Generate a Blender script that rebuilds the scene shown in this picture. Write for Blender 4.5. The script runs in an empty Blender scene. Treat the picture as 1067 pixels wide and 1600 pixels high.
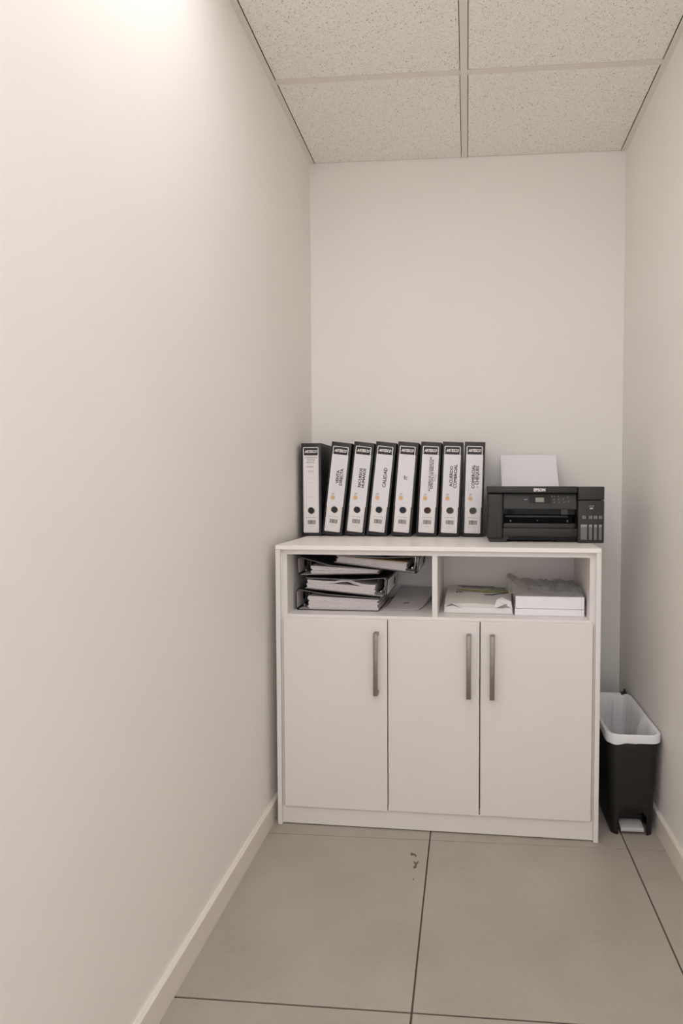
import bpy, bmesh, math, random
from mathutils import Matrix, Vector, noise

random.seed(7)
SC = bpy.context.scene
COL = SC.collection
PI = math.pi

# ------------------------------------------------------------------ camera, world, exposure
W, H = 1.2471, 2.3933            # room width, suspended ceiling height
Y0 = -3.487                      # unseen end behind the camera, left open for fill light
cd = bpy.data.cameras.new('camera')
cam = bpy.data.objects.new('camera', cd)
COL.objects.link(cam)
cd.sensor_fit = 'AUTO'
cd.sensor_width = 36.0
cd.lens = 930.0 / 1600.0 * 36.0
cd.shift_x = (533.5 - 657.68) / 1600.0
cd.shift_y = (796.26 - 800.0) / 1600.0
cd.clip_start = 0.02
cam.location = (0.63532, -2.41394, 1.09736)
cam.rotation_euler = (PI / 2 - 0.04027, 0.00018, 0.07679)
SC.camera = cam

wd = bpy.data.worlds.new('world')
SC.world = wd
wd.use_nodes = True
wd.node_tree.nodes['Background'].inputs[0].default_value = (0.985, 0.975, 1.02, 1)
wd.node_tree.nodes['Background'].inputs[1].default_value = 1.75

SC.view_settings.view_transform = 'Standard'
SC.view_settings.look = 'None'
SC.view_settings.gamma = 1.0
SC.view_settings.use_curve_mapping = False
SC.view_settings.exposure = -0.07
PANEL = 5.2                      # strength of the ceiling light panels
PANEL_COL = (0.99, 0.975, 1.0)
SC.cycles.max_bounces = 12
SC.cycles.diffuse_bounces = 8
SC.cycles.transparent_max_bounces = 16


# ------------------------------------------------------------------ helpers
def srgb(r, g, b):
    f = lambda c: (c / 255 / 12.92) if c / 255 <= 0.04045 else ((c / 255 + 0.055) / 1.055) ** 2.4
    return (f(r), f(g), f(b), 1.0)


def mat(name, col, rough=0.5, metal=0.0, var=0.0, scale=20.0, bump=0.0, bscale=200.0, spec=0.5, coat=0.0):
    """procedural principled material: colour varied by noise, optional fine bump"""
    m = bpy.data.materials.new(name)
    m.use_nodes = True
    nt = m.node_tree
    p = nt.nodes['Principled BSDF']
    p.inputs['Base Color'].default_value = col
    p.inputs['Roughness'].default_value = rough
    p.inputs['Metallic'].default_value = metal
    p.inputs['Specular IOR Level'].default_value = spec
    p.inputs['Coat Weight'].default_value = coat
    tc = nt.nodes.new('ShaderNodeTexCoord')
    if var > 0:
        n = nt.nodes.new('ShaderNodeTexNoise')
        n.inputs['Scale'].default_value = scale
        n.inputs['Detail'].default_value = 5
        nt.links.new(tc.outputs['Object'], n.inputs['Vector'])
        r = nt.nodes.new('ShaderNodeValToRGB')
        r.color_ramp.elements[0].position = 0.3
        r.color_ramp.elements[1].position = 0.7
        r.color_ramp.elements[0].color = tuple(c * (1 - var) for c in col[:3]) + (1,)
        r.color_ramp.elements[1].color = tuple(min(1, c * (1 + var)) for c in col[:3]) + (1,)
        nt.links.new(n.outputs['Fac'], r.inputs['Fac'])
        nt.links.new(r.outputs['Color'], p.inputs['Base Color'])
    if bump > 0:
        n2 = nt.nodes.new('ShaderNodeTexNoise')
        n2.inputs['Scale'].default_value = bscale
        n2.inputs['Detail'].default_value = 3
        nt.links.new(tc.outputs['Object'], n2.inputs['Vector'])
        b = nt.nodes.new('ShaderNodeBump')
        b.inputs['Strength'].default_value = bump
        b.inputs['Distance'].default_value = 0.002
        nt.links.new(n2.outputs['Fac'], b.inputs['Height'])
        nt.links.new(b.outputs['Normal'], p.inputs['Normal'])
    return m


def link(name, me, m=None, parent=None):
    o = bpy.data.objects.new(name, me)
    COL.objects.link(o)
    if m is not None:
        me.materials.append(m)
    if parent is not None:
        o.parent = parent
    return o


def fin(name, bm, m, parent=None, smooth=False):
    me = bpy.data.meshes.new(name)
    bmesh.ops.recalc_face_normals(bm, faces=bm.faces)
    bm.to_mesh(me)
    bm.free()
    if smooth:
        for p in me.polygons:
            p.use_smooth = True
        me.set_sharp_from_angle(angle=math.radians(40))
    return link(name, me, m, parent)


def add_box(bm, x0, x1, y0, y1, z0, z1, bev=0.0, seg=2, rot=None):
    t = bmesh.new()
    bmesh.ops.create_cube(t, size=1.0)
    for v in t.verts:
        v.co = Vector(((x0 + x1) / 2 + v.co.x * (x1 - x0), (y0 + y1) / 2 + v.co.y * (y1 - y0), (z0 + z1) / 2 + v.co.z * (z1 - z0)))
    if bev > 0:
        bmesh.ops.bevel(t, geom=list(t.edges), offset=bev, segments=seg, profile=0.5, affect='EDGES')
    if rot is not None:
        bmesh.ops.transform(t, matrix=rot, verts=t.verts)
    me = bpy.data.meshes.new('tmp')
    t.to_mesh(me)
    t.free()
    bm.from_mesh(me)
    bpy.data.meshes.remove(me)


def box(name, dims, m, parent=None, bev=0.0, seg=2, rot=None, smooth=True):
    bm = bmesh.new()
    add_box(bm, *dims, bev=bev, seg=seg, rot=rot)
    return fin(name, bm, m, parent, smooth=bev > 0 and smooth)


def add_prism(bm, pts, y0, y1):
    """polygon in x,z extruded along y"""
    a = [bm.verts.new((x, y0, z)) for x, z in pts]
    b = [bm.verts.new((x, y1, z)) for x, z in pts]
    n = len(pts)
    bm.faces.new(a)
    bm.faces.new(list(reversed(b)))
    for i in range(n):
        bm.faces.new((a[i], b[i], b[(i + 1) % n], a[(i + 1) % n]))


def add_prism_x(bm, pts, x0, x1):
    """polygon in y,z extruded along x"""
    a = [bm.verts.new((x0, y, z)) for y, z in pts]
    b = [bm.verts.new((x1, y, z)) for y, z in pts]
    n = len(pts)
    bm.faces.new(a)
    bm.faces.new(list(reversed(b)))
    for i in range(n):
        bm.faces.new((a[i], b[i], b[(i + 1) % n], a[(i + 1) % n]))


def add_tube(bm, pts, r, n=10, closed=False):
    pts = [Vector(p) for p in pts]
    rings = []
    N = len(pts)
    for i, p in enumerate(pts):
        if closed:
            t = (pts[(i + 1) % N] - pts[i - 1]).normalized()
        else:
            t = (pts[min(i + 1, N - 1)] - pts[max(i - 1, 0)]).normalized()
        up = Vector((0, 1, 0)) if abs(t.y) < 0.9 else Vector((1, 0, 0))
        a = t.cross(up).normalized()
        b = t.cross(a)
        rings.append([bm.verts.new(p + a * (r * math.cos(2 * PI * k / n)) + b * (r * math.sin(2 * PI * k / n))) for k in range(n)])
    for i in range(N if closed else N - 1):
        q = rings[(i + 1) % N]
        for k in range(n):
            bm.faces.new((rings[i][k], rings[i][(k + 1) % n], q[(k + 1) % n], q[k]))
    if not closed:
        bm.faces.new(rings[0])
        bm.faces.new(list(reversed(rings[-1])))


def rrect(hw, hh, r, n=4):
    """rounded rectangle outline, counter-clockwise"""
    out = []
    for cx, cy, a0 in ((hw - r, hh - r, 0), (-hw + r, hh - r, PI / 2), (-hw + r, -hh + r, PI), (hw - r, -hh + r, 1.5 * PI)):
        for k in range(n + 1):
            a = a0 + PI / 2 * k / n
            out.append((cx + r * math.cos(a), cy + r * math.sin(a)))
    return out


def plate(name, x0, x1, z0, z1, r, yb, yf, m, parent):
    """rounded plate standing in the x,z plane, front at yf (nearer viewer), back at yb"""
    bm = bmesh.new()
    pts = [((x0 + x1) / 2 + a, (z0 + z1) / 2 + b) for a, b in rrect((x1 - x0) / 2, (z1 - z0) / 2, r)]
    add_prism(bm, pts, yf, yb)
    return fin(name, bm, m, parent)


def disc(name, x, z, r, yb, yf, m, parent, n=24):
    bm = bmesh.new()
    add_prism(bm, [(x + r * math.cos(2 * PI * k / n), z + r * math.sin(2 * PI * k / n)) for k in range(n)], yf, yb)
    return fin(name, bm, m, parent)


def text_mesh(s, length, bold=0.0, vertical=False, shear=0.0, at=(0, 0, 0), spacing=1.0, lspace=1.0, height=None, heavy=0.0):
    """real letters as flat geometry facing -y, fitted so that the widest line is `length` long"""
    cu = bpy.data.curves.new('letters', 'FONT')
    cu.body = s
    cu.size = 1.0
    cu.offset = bold
    cu.shear = shear
    cu.space_character = spacing
    cu.space_line = lspace
    cu.align_x = 'CENTER'
    cu.resolution_u = 2
    o = bpy.data.objects.new('letters_tmp', cu)
    COL.objects.link(o)
    bpy.context.view_layer.update()
    me = bpy.data.meshes.new_from_object(o.evaluated_get(bpy.context.evaluated_depsgraph_get()))
    bpy.data.objects.remove(o)
    xs = [v.co.x for v in me.vertices]
    ys = [v.co.y for v in me.vertices]
    mx, my = (min(xs) + max(xs)) / 2, (min(ys) + max(ys)) / 2
    k = length / (max(xs) - min(xs))
    ky = k if height is None else height / (max(ys) - min(ys))
    for v in me.vertices:
        tx, ty = (v.co.x - mx) * k, (v.co.y - my) * ky
        if vertical:
            v.co = Vector((at[0] - ty, at[1], at[2] + tx))
        else:
            v.co = Vector((at[0] + tx, at[1], at[2] + ty))
    if heavy > 0:                                 # heavier strokes: the outline drawn again, shifted all round
        nv = len(me.vertices)
        co = [v.co.copy() for v in me.vertices]
        fs = [tuple(p.vertices) for p in me.polygons]
        V, F = [], []
        for q in range(8):
            a = q * PI / 4
            d = Vector((math.cos(a) * heavy, 0.00001 * q, math.sin(a) * heavy))
            F += [tuple(i + len(V) for i in f) for f in fs]
            V += [c + d for c in co]
        me2 = bpy.data.meshes.new('letters')
        me2.from_pydata(V, [], F)
        bpy.data.meshes.remove(me)
        me = me2
    return me


def text(name, s, length, m, parent, **kw):
    return link(name, text_mesh(s, length, **kw), m, parent)


def empty(name, loc, rot=(0, 0, 0)):
    o = bpy.data.objects.new(name, None)
    o.empty_display_size = 0.05
    o.location = loc
    o.rotation_euler = rot
    COL.objects.link(o)
    return o


def tag(o, label, cat, group=None):
    o['label'] = label
    o['category'] = cat
    if group:
        o['group'] = group
    return o


def struct(o):
    o['kind'] = 'structure'
    return o


# ------------------------------------------------------------------ materials
M = {}
M['paint'] = mat('wall_paint', srgb(238, 235, 230), 0.62, var=0.010, scale=3.0, bump=0.06, bscale=160)
M['skirting'] = mat('skirting_paint', srgb(228, 222, 212), 0.38)
M['tee'] = mat('tee_paint', srgb(228, 222, 213), 0.5)
M['white_board'] = mat('white_melamine', srgb(229, 225, 221), 0.42, var=0.008, scale=6, bump=0.03, bscale=500)
M['white_top_brightened'] = mat('white_board_brightened', srgb(244, 240, 235), 0.36)  # white board again, colour lifted to offset shade from the files
M['handle'] = mat('brushed_nickel', srgb(150, 142, 132), 0.38, metal=0.85, var=0.08, scale=60)
M['grout'] = mat('dark_grout', srgb(82, 74, 68), 0.9, var=0.15, scale=40)
M['slab'] = mat('plenum_concrete', srgb(90, 88, 85), 0.9)
M['black_card'] = mat('black_binder_card', srgb(40, 36, 37), 0.45, var=0.12, scale=60, bump=0.08, bscale=900)
M['edge_metal'] = mat('worn_edge', srgb(92, 88, 86), 0.35, metal=0.5)
M['lining'] = mat('grey_lining_paper', srgb(178, 172, 172), 0.7, var=0.05, scale=25)
M['label'] = mat('label_paper', srgb(232, 228, 226), 0.5, var=0.01, scale=40)
M['insert'] = mat('insert_paper', srgb(226, 224, 228), 0.35, var=0.01, scale=40)
M['ink'] = mat('print_ink', srgb(58, 54, 54), 0.6)
M['ink_light'] = mat('pale_print', srgb(150, 146, 144), 0.6)
M['pen'] = mat('pen_ink', srgb(92, 86, 88), 0.6)
M['logo_black'] = mat('logo_black', srgb(40, 34, 36), 0.5)
M['white_print'] = mat('white_print', srgb(238, 234, 230), 0.5)
M['orange'] = mat('logo_orange', srgb(218, 180, 138), 0.5, var=0.1, scale=90)
M['steel'] = mat('bright_steel', srgb(200, 198, 194), 0.22, metal=1.0)
M['paper'] = mat('office_paper', srgb(214, 208, 208), 0.75, var=0.06, scale=120)
M['paper_white'] = mat('white_copy_paper', srgb(236, 234, 238), 0.6, var=0.01, scale=90)
M['kraft'] = mat('kraft_folder', srgb(150, 128, 92), 0.7, var=0.06, scale=40)
M['red'] = mat('red_print', srgb(150, 40, 48), 0.6)
M['printer'] = mat('printer_plastic', srgb(36, 35, 33), 0.45, var=0.05, scale=90, bump=0.10, bscale=1400)
M['printer_gloss'] = mat('printer_gloss', srgb(33, 32, 30), 0.45)
M['printer_dark'] = mat('printer_inside', srgb(14, 13, 12), 0.6)
M['lcd'] = mat('lcd_glass', srgb(116, 112, 98), 0.15)
M['tank'] = mat('tank_window', srgb(112, 109, 110), 0.25)
M['tank_top'] = mat('tank_window_top', srgb(146, 144, 144), 0.25)
M['icon'] = mat('icon_print', srgb(168, 164, 158), 0.5)
M['bin'] = mat('bin_plastic', srgb(20, 19, 18), 0.5, bump=0.05, bscale=900)
M['pedal'] = mat('pedal_grey', srgb(188, 186, 186), 0.4)
M['wrap'] = mat('ream_wrapper', srgb(214, 212, 206), 0.35, var=0.03, scale=30)
M['wrap_white'] = mat('ream_wrapper_inside', srgb(232, 230, 228), 0.55)
M['green'] = mat('wrapper_green', srgb(158, 164, 62), 0.4, var=0.12, scale=30)
M['mauve'] = mat('wrapper_mauve', srgb(146, 134, 134), 0.4, var=0.12, scale=50)
M['wrap_dark'] = mat('wrapper_dark', srgb(66, 62, 62), 0.4)
M['scuff'] = mat('floor_scuff', srgb(104, 96, 86), 0.8)


def tile_floor_material():
    m = mat('porcelain_tile', srgb(165, 158, 147), 0.5)
    nt = m.node_tree
    p = nt.nodes['Principled BSDF']
    g = nt.nodes.new('ShaderNodeNewGeometry')
    n1 = nt.nodes.new('ShaderNodeTexNoise')
    n1.inputs['Scale'].default_value = 4.5
    n1.inputs['Detail'].default_value = 8
    n1.inputs['Roughness'].default_value = 0.62
    n2 = nt.nodes.new('ShaderNodeTexNoise')
    n2.inputs['Scale'].default_value = 90
    n2.inputs['Detail'].default_value = 4
    for n in (n1, n2):
        nt.links.new(g.outputs['Position'], n.inputs['Vector'])
    r = nt.nodes.new('ShaderNodeValToRGB')
    r.color_ramp.elements[0].position = 0.3
    r.color_ramp.elements[0].color = srgb(162, 154, 143)
    r.color_ramp.elements[1].position = 0.72
    r.color_ramp.elements[1].color = srgb(178, 171, 160)
    mx = nt.nodes.new('ShaderNodeMix')
    mx.data_type = 'FLOAT'
    mx.inputs[0].default_value = 0.22
    nt.links.new(n1.outputs['Fac'], mx.inputs[2])
    nt.links.new(n2.outputs['Fac'], mx.inputs[3])
    nt.links.new(mx.outputs[0], r.inputs['Fac'])
    nt.links.new(r.outputs['Color'], p.inputs['Base Color'])
    return m


def ceiling_tile_material():
    """mineral fibre tile: pale board with small dark worm-like pits"""
    m = mat('mineral_fibre', srgb(222, 215, 205), 0.9)
    nt = m.node_tree
    p = nt.nodes['Principled BSDF']
    g = nt.nodes.new('ShaderNodeNewGeometry')
    wn = nt.nodes.new('ShaderNodeTexNoise')
    wn.inputs['Scale'].default_value = 70
    wn.inputs['Detail'].default_value = 2
    nt.links.new(g.outputs['Position'], wn.inputs['Vector'])
    sub = nt.nodes.new('ShaderNodeVectorMath')
    sub.operation = 'MULTIPLY_ADD'
    sub.inputs[1].default_value = (0.018, 0.018, 0.0)
    nt.links.new(wn.outputs['Color'], sub.inputs[0])
    nt.links.new(g.outputs['Position'], sub.inputs[2])
    v = nt.nodes.new('ShaderNodeTexVoronoi')
    v.voronoi_dimensions = '2D'
    v.inputs['Scale'].default_value = 160
    nt.links.new(sub.outputs[0], v.inputs['Vector'])
    sepc = nt.nodes.new('ShaderNodeSeparateColor')
    nt.links.new(v.outputs['Color'], sepc.inputs[0])
    # radius of each pit is random; most cells have none
    rad = nt.nodes.new('ShaderNodeMapRange')
    rad.inputs['From Min'].default_value = 0.35
    rad.inputs['From Max'].default_value = 1.0
    rad.inputs['To Min'].default_value = 0.0
    rad.inputs['To Max'].default_value = 0.27
    nt.links.new(sepc.outputs[0], rad.inputs['Value'])
    d = nt.nodes.new('ShaderNodeMath')
    d.operation = 'SUBTRACT'
    nt.links.new(v.outputs['Distance'], d.inputs[0])
    nt.links.new(rad.outputs[0], d.inputs[1])
    mr = nt.nodes.new('ShaderNodeMapRange')
    mr.inputs['From Min'].default_value = -0.06
    mr.inputs['From Max'].default_value = 0.03
    nt.links.new(d.outputs[0], mr.inputs['Value'])
    n2 = nt.nodes.new('ShaderNodeTexNoise')
    n2.inputs['Scale'].default_value = 260
    n2.inputs['Detail'].default_value = 3
    nt.links.new(g.outputs['Position'], n2.inputs['Vector'])
    r = nt.nodes.new('ShaderNodeValToRGB')
    r.color_ramp.elements[0].position = 0.35
    r.color_ramp.elements[0].color = srgb(238, 232, 225)
    r.color_ramp.elements[1].position = 0.65
    r.color_ramp.elements[1].color = srgb(250, 247, 242)
    nt.links.new(n2.outputs['Fac'], r.inputs['Fac'])
    mx = nt.nodes.new('ShaderNodeMix')
    mx.data_type = 'RGBA'
    mx.inputs[6].default_value = srgb(180, 169, 157)
    nt.links.new(mr.outputs[0], mx.inputs[0])
    nt.links.new(r.outputs['Color'], mx.inputs[7])
    nt.links.new(mx.outputs[2], p.inputs['Base Color'])
    b = nt.nodes.new('ShaderNodeBump')
    b.inputs['Strength'].default_value = 0.5
    b.inputs['Distance'].default_value = 0.002
    nt.links.new(mr.outputs[0], b.inputs['Height'])
    nt.links.new(b.outputs['Normal'], p.inputs['Normal'])
    return m


def film_material(name, col, diffuse, transp, rough, ior=1.45, gloss=0.0, trl=0.4, bmp=0.35):
    """thin plastic: some light straight through, some scattered, a gloss on top"""
    m = bpy.data.materials.new(name)
    m.use_nodes = True
    nt = m.node_tree
    nt.nodes.remove(nt.nodes['Principled BSDF'])
    out = nt.nodes['Material Output']
    tr = nt.nodes.new('ShaderNodeBsdfTransparent')
    df = nt.nodes.new('ShaderNodeBsdfDiffuse')
    df.inputs[0].default_value = col
    tl = nt.nodes.new('ShaderNodeBsdfTranslucent')
    tl.inputs[0].default_value = col
    gl = nt.nodes.new('ShaderNodeBsdfGlossy')
    gl.inputs['Roughness'].default_value = rough
    tc = nt.nodes.new('ShaderNodeTexCoord')
    nz = nt.nodes.new('ShaderNodeTexNoise')
    nz.inputs['Scale'].default_value = 60
    nt.links.new(tc.outputs['Object'], nz.inputs['Vector'])
    bp = nt.nodes.new('ShaderNodeBump')
    bp.inputs['Strength'].default_value = bmp
    bp.inputs['Distance'].default_value = 0.004
    nt.links.new(nz.outputs['Fac'], bp.inputs['Height'])
    nt.links.new(bp.outputs['Normal'], gl.inputs['Normal'])
    a = nt.nodes.new('ShaderNodeMixShader')
    a.inputs[0].default_value = trl
    nt.links.new(df.outputs[0], a.inputs[1])
    nt.links.new(tl.outputs[0], a.inputs[2])
    b = nt.nodes.new('ShaderNodeMixShader')
    b.inputs[0].default_value = transp
    nt.links.new(a.outputs[0], b.inputs[1])
    nt.links.new(tr.outputs[0], b.inputs[2])
    c = nt.nodes.new('ShaderNodeMixShader')
    fr = nt.nodes.new('ShaderNodeFresnel')
    fr.inputs['IOR'].default_value = ior
    nt.links.new(bp.outputs['Normal'], fr.inputs['Normal'])
    ad = nt.nodes.new('ShaderNodeMath')
    ad.operation = 'ADD'
    ad.use_clamp = True
    ad.inputs[1].default_value = gloss
    nt.links.new(fr.outputs[0], ad.inputs[0])
    nt.links.new(ad.outputs[0], c.inputs[0])
    nt.links.new(b.outputs[0], c.inputs[1])
    nt.links.new(gl.outputs[0], c.inputs[2])
    nt.links.new(c.outputs[0], out.inputs['Surface'])
    return m


M['floor'] = tile_floor_material()
M['fibre'] = ceiling_tile_material()
M['film'] = film_material('clear_film', srgb(218, 216, 212), 0.5, 0.68, 0.08, 1.5, 0.16)
M['liner'] = film_material('bin_liner_plastic', srgb(247, 248, 250), 0.9, 0.0, 0.25, 1.4, 0.0, 0.12, 0.1)
md = bpy.data.materials.new('light_diffuser')
md.use_nodes = True
pp = md.node_tree.nodes['Principled BSDF']
pp.inputs['Base Color'].default_value = (0.9, 0.9, 0.88, 1)
pp.inputs['Emission Color'].default_value = PANEL_COL + (1,)
pp.inputs['Emission Strength'].default_value = PANEL
M['diffuser'] = md

# ------------------------------------------------------------------ the room shell
TOP = H + 0.16
struct(box('wall_left', (-0.1, 0, Y0 - 0.1, 0.1, -0.05, TOP), M['paint']))
struct(box('wall_right', (W, W + 0.1, Y0 - 0.1, 0.1, -0.05, TOP), M['paint']))
struct(box('wall_back', (0, W, 0, 0.1, -0.05, TOP), M['paint']))
# unseen end made open under a lintel so world light enters as fill
struct(box('wall_front', (0, W, Y0 - 0.1, Y0, 2.25, TOP), M['paint']))
for n_, (a_, b_) in enumerate(((0.0, 0.03), (W - 0.03, W))):
    struct(box('trim_%d' % (n_ + 1), (a_, b_, Y0 - 0.1, Y0, 0.0, 2.25), M['skirting']))


def baseboard(name, side):
    bm = bmesh.new()
    t, hb = 0.012, 0.066
    pts = [(0, 0), (t, 0), (t, hb - 0.003), (t - 0.003, hb), (0, hb)]
    if side < 0:
        pts = [(x, z) for x, z in pts]
        pts = [(x + 0.0, z) for x, z in pts]
    else:
        pts = [(W - x, z) for x, z in reversed(pts)]
    add_prism(bm, pts, Y0, 0.0)
    return struct(fin(name, bm, M['skirting']))


baseboard('baseboard_left', -1)
baseboard('baseboard_right', 1)
struct(box('baseboard_back', (0.012, W - 0.012, -0.012, 0, 0, 0.066), M['skirting'], bev=0.002))

# floor: grout bed with one slab per tile
floor = struct(box('floor', (-0.05, W + 0.05, Y0 - 0.1, 0.05, -0.05, -0.0022), M['grout']))
gx = [0.0, 0.524, 1.124, W]
gy = [0.0, -0.6163, -1.2221, -1.8280, -2.4338, -3.0396, Y0 - 0.1]
tiles = []
for i in range(3):
    for j in range(6):
        x0, x1 = gx[i] + (0.0021 if i else 0), gx[i + 1] - (0.0021 if i < 2 else 0)
        gw = 0.0011 if j == 0 else 0.002
        gw2 = 0.0011 if j == 1 else 0.002
        y1 = gy[j] - (gw2 if j else 0)
        y0 = gy[j + 1] + gw
        t = box('floor_tile', (x0, x1, y0, y1, -0.012, 0.0), M['floor'], floor, bev=0.0006, seg=1)
        tiles.append(t)
# dark scuffs on the tile in front of the cabinet
bm = bmesh.new()


def blot(bm, pts, z=0.0004):
    vs = [bm.verts.new((x, y, z)) for x, y in pts]
    lo = [bm.verts.new((x, y, 0.00005)) for x, y in pts]
    bm.faces.new(vs)
    for i in range(len(pts)):
        bm.faces.new((vs[i], lo[i], lo[(i + 1) % len(pts)], vs[(i + 1) % len(pts)]))


blot(bm, [(0.470, -0.690), (0.472, -0.683), (0.484, -0.688), (0.490, -0.694), (0.489, -0.703), (0.486, -0.702), (0.484, -0.695), (0.474, -0.697)])
blot(bm, [(0.485, -0.722), (0.490, -0.731), (0.496, -0.722), (0.499, -0.723), (0.494, -0.738), (0.494, -0.752), (0.488, -0.757), (0.484, -0.750), (0.489, -0.740), (0.484, -0.728)])
blot(bm, [(0.488, -0.800), (0.491, -0.798), (0.491, -0.806), (0.488, -0.807)])
fin('scuff_mark', bm, M['scuff'], tiles[1])

# ceiling: slab above, mineral tiles lying in a grid of white tees
ceil = struct(box('ceiling', (0, W, Y0, 0, H + 0.12, TOP), M['slab']))
CB = 0.6221
rows = [0.0, -0.487, -1.087, -1.687, -2.287, -2.887, Y0]
LIGHTS = {(0, 2): 'square ceiling light panel beside the wall, over the floor in front of the cabinet',
          (0, 4): 'square ceiling light panel added out of view as fill, near the open end',  # this pair is added, unseen: high fill light from behind the camera
          (1, 4): 'square ceiling light panel added out of view as fill, near the open end'}
add = {}
for j in range(len(rows) - 1):
    for i in range(2):
        if (i, j) in LIGHTS:
            continue
        x0, x1 = ((0.0215, CB - 0.0135), (CB + 0.0135, W - 0.0215))[i]
        gl, gr, gf, gb = [(0.003, 0.0015, 0.0012, 0.0028), (0.0022, 0.003, 0.0012, 0.0022)][i]
        y1 = rows[j] - (0.0025 if j == 0 else 0.0105)
        y0 = rows[j + 1] + 0.0132
        # every tile hangs a little out of true in its grid
        z0 = H + 0.0012
        bm = bmesh.new()
        add_box(bm, x0, x1, y0, y1, z0, z0 + 0.014, bev=0.0008, seg=1)
        o = fin('ceiling_tile', bm, M['fibre'], ceil)
for k, (a, b) in enumerate([(CB - 0.0115, CB + 0.0115)]):
    bm = bmesh.new()
    add_box(bm, a, b, Y0, -0.001, H - 0.0012, H + 0.0008, bev=0.0004, seg=1)
    add_box(bm, CB - 0.0015, CB + 0.0015, Y0, -0.001, H, H + 0.035)
    fin('main_tee', bm, M['tee'], ceil)
for j in range(1, len(rows) - 1):
    for (a, b) in ((0.002, CB - 0.0117), (CB + 0.0117, W - 0.002)):
        bm = bmesh.new()
        y = rows[j]
        add_box(bm, a, b, y - 0.0115, y + 0.0115, H - 0.0004, H + 0.0010, bev=0.0003, seg=1)
        add_box(bm, a + 0.02, b - 0.002, y - 0.0015, y + 0.0015, H, H + 0.03)
        fin('cross_tee', bm, M['tee'], ceil)
for a, b, c in ((0.0, 0.0195, 0), (W - 0.0195, W, 1)):
    bm = bmesh.new()
    add_box(bm, a, b, Y0, -0.0005, H - 0.0014, H)
    if c == 0:
        add_box(bm, 0.0, 0.0012, Y0, -0.0005, H, H + 0.02)
    else:
        add_box(bm, W - 0.0012, W, Y0, -0.0005, H, H + 0.02)
    fin('wall_angle', bm, M['tee'], ceil)

for (i, j), lab in LIGHTS.items():
    x0, x1 = ((0.0215, CB - 0.0135), (CB + 0.0135, W - 0.0215))[i]
    y1, y0 = rows[j] - 0.0125, rows[j + 1] + 0.0125
    root = tag(empty('ceiling_light_panel', ((x0 + x1) / 2, (y0 + y1) / 2, H)), lab, 'ceiling light', 'light panels in the ceiling grid')
    hx, hy = (x1 - x0) / 2, (y1 - y0) / 2
    bm = bmesh.new()
    for q in ((-hx, hx, -hy, -hy + 0.016), (-hx, hx, hy - 0.016, hy), (-hx, -hx + 0.016, -hy + 0.016, hy - 0.016), (hx - 0.016, hx, -hy + 0.016, hy - 0.016)):
        add_box(bm, *q, 0.0012, 0.012)
    fin('frame', bm, M['tee'], root)
    box('diffuser', (-hx + 0.016, hx - 0.016, -hy + 0.016, hy - 0.016, 0.003, 0.009), M['diffuser'], root)
    box('housing', (-hx, hx, -hy, hy, 0.0122, 0.02), M['tee'], root)

# ------------------------------------------------------------------ the storage cabinet
PS, BX, BY = 0.02569, 0.02859, -0.56948
CW, CD_, CH = 1.0116, 0.525, 0.9083
cab = tag(empty('storage_cabinet', (BX, BY, 0), (0, 0, -PS)), 'white melamine cabinet with three doors and two open shelves against the back wall', 'cabinet')
wb = M['white_board']
box('side_panel', (0, 0.0148, 0, CD_, 0.0015, 0.8943), wb, cab, bev=0.0006, seg=1)
box('side_panel', (CW - 0.0148, CW, 0, CD_, 0.0015, 0.8943), wb, cab, bev=0.0006, seg=1)
box('top_panel', (0, CW, -0.001, CD_, 0.8946, CH), M['white_top_brightened'], cab, bev=0.0008, seg=1)
CF = 0.017                                       # front of the inner carcass
U0, U1 = 0.0330, 0.9812                          # shelf opening
ZS, ZT = 0.6860, 0.8785
box('carcass_side', (0.0185, U0, CF, CD_ - 0.02, 0.066, 0.8943), wb, cab)
box('carcass_side', (U1, CW - 0.0185, CF, CD_ - 0.02, 0.066, 0.8943), wb, cab)
box('filler_strip', (0.0149, 0.0186, 0.0125, CD_ - 0.02, 0.066, 0.8943), wb, cab)
box('filler_strip', (CW - 0.0186, CW - 0.0149, 0.0125, CD_ - 0.02, 0.066, 0.8943), wb, cab)
box('carcass_rail', (U0, U1, CF - 0.004, CD_ - 0.02, ZT, 0.8943), wb, cab)
box('shelf', (U0, U1, CF - 0.002, CD_ - 0.02, ZS - 0.012, ZS), wb, cab, bev=0.0006, seg=1)
box('divider', (0.4992, 0.5158, CF - 0.002, 0.334, ZS, ZT), wb, cab, bev=0.0006, seg=1)
box('back_panel', (U0, U1, 0.335, 0.341, ZS, ZT), wb, cab)
box('carcass_bottom', (U0, U1, CF, CD_ - 0.02, 0.066, 0.08), wb, cab)
box('plinth', (0.0150, CW - 0.0150, 0.010, 0.026, 0.004, 0.0655), wb, cab)
for (a, b, za, zb), (ha, hb_) in zip([(0.0240, 0.3588, 0.064, 0.6768), (0.3620, 0.6474, 0.066, 0.6772), (0.6508, 0.9886, 0.067, 0.6785)],
                                     [(0.3190, 0.3330), (0.6075, 0.6218), (0.6790, 0.6935)]):
    dr = box('door', (a, b, 0.0005, 0.0165, za, zb), wb, cab, bev=0.0008, seg=1)
    bm = bmesh.new()
    add_box(bm, ha, hb_, -0.030, -0.023, 0.4435, 0.6398, bev=0.0015)
    add_box(bm, ha, hb_, -0.0265, 0.0005, 0.6285, 0.6398, bev=0.0012)
    add_box(bm, ha, hb_, -0.0265, 0.0005, 0.4435, 0.4548, bev=0.0012)
    fin('handle', bm, M['handle'], dr, smooth=True)


def cw(u, v, z):
    """cabinet frame to world"""
    c, s = math.cos(PS), math.sin(PS)
    return (BX + c * u + s * v, BY - s * u + c * v, z)


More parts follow.
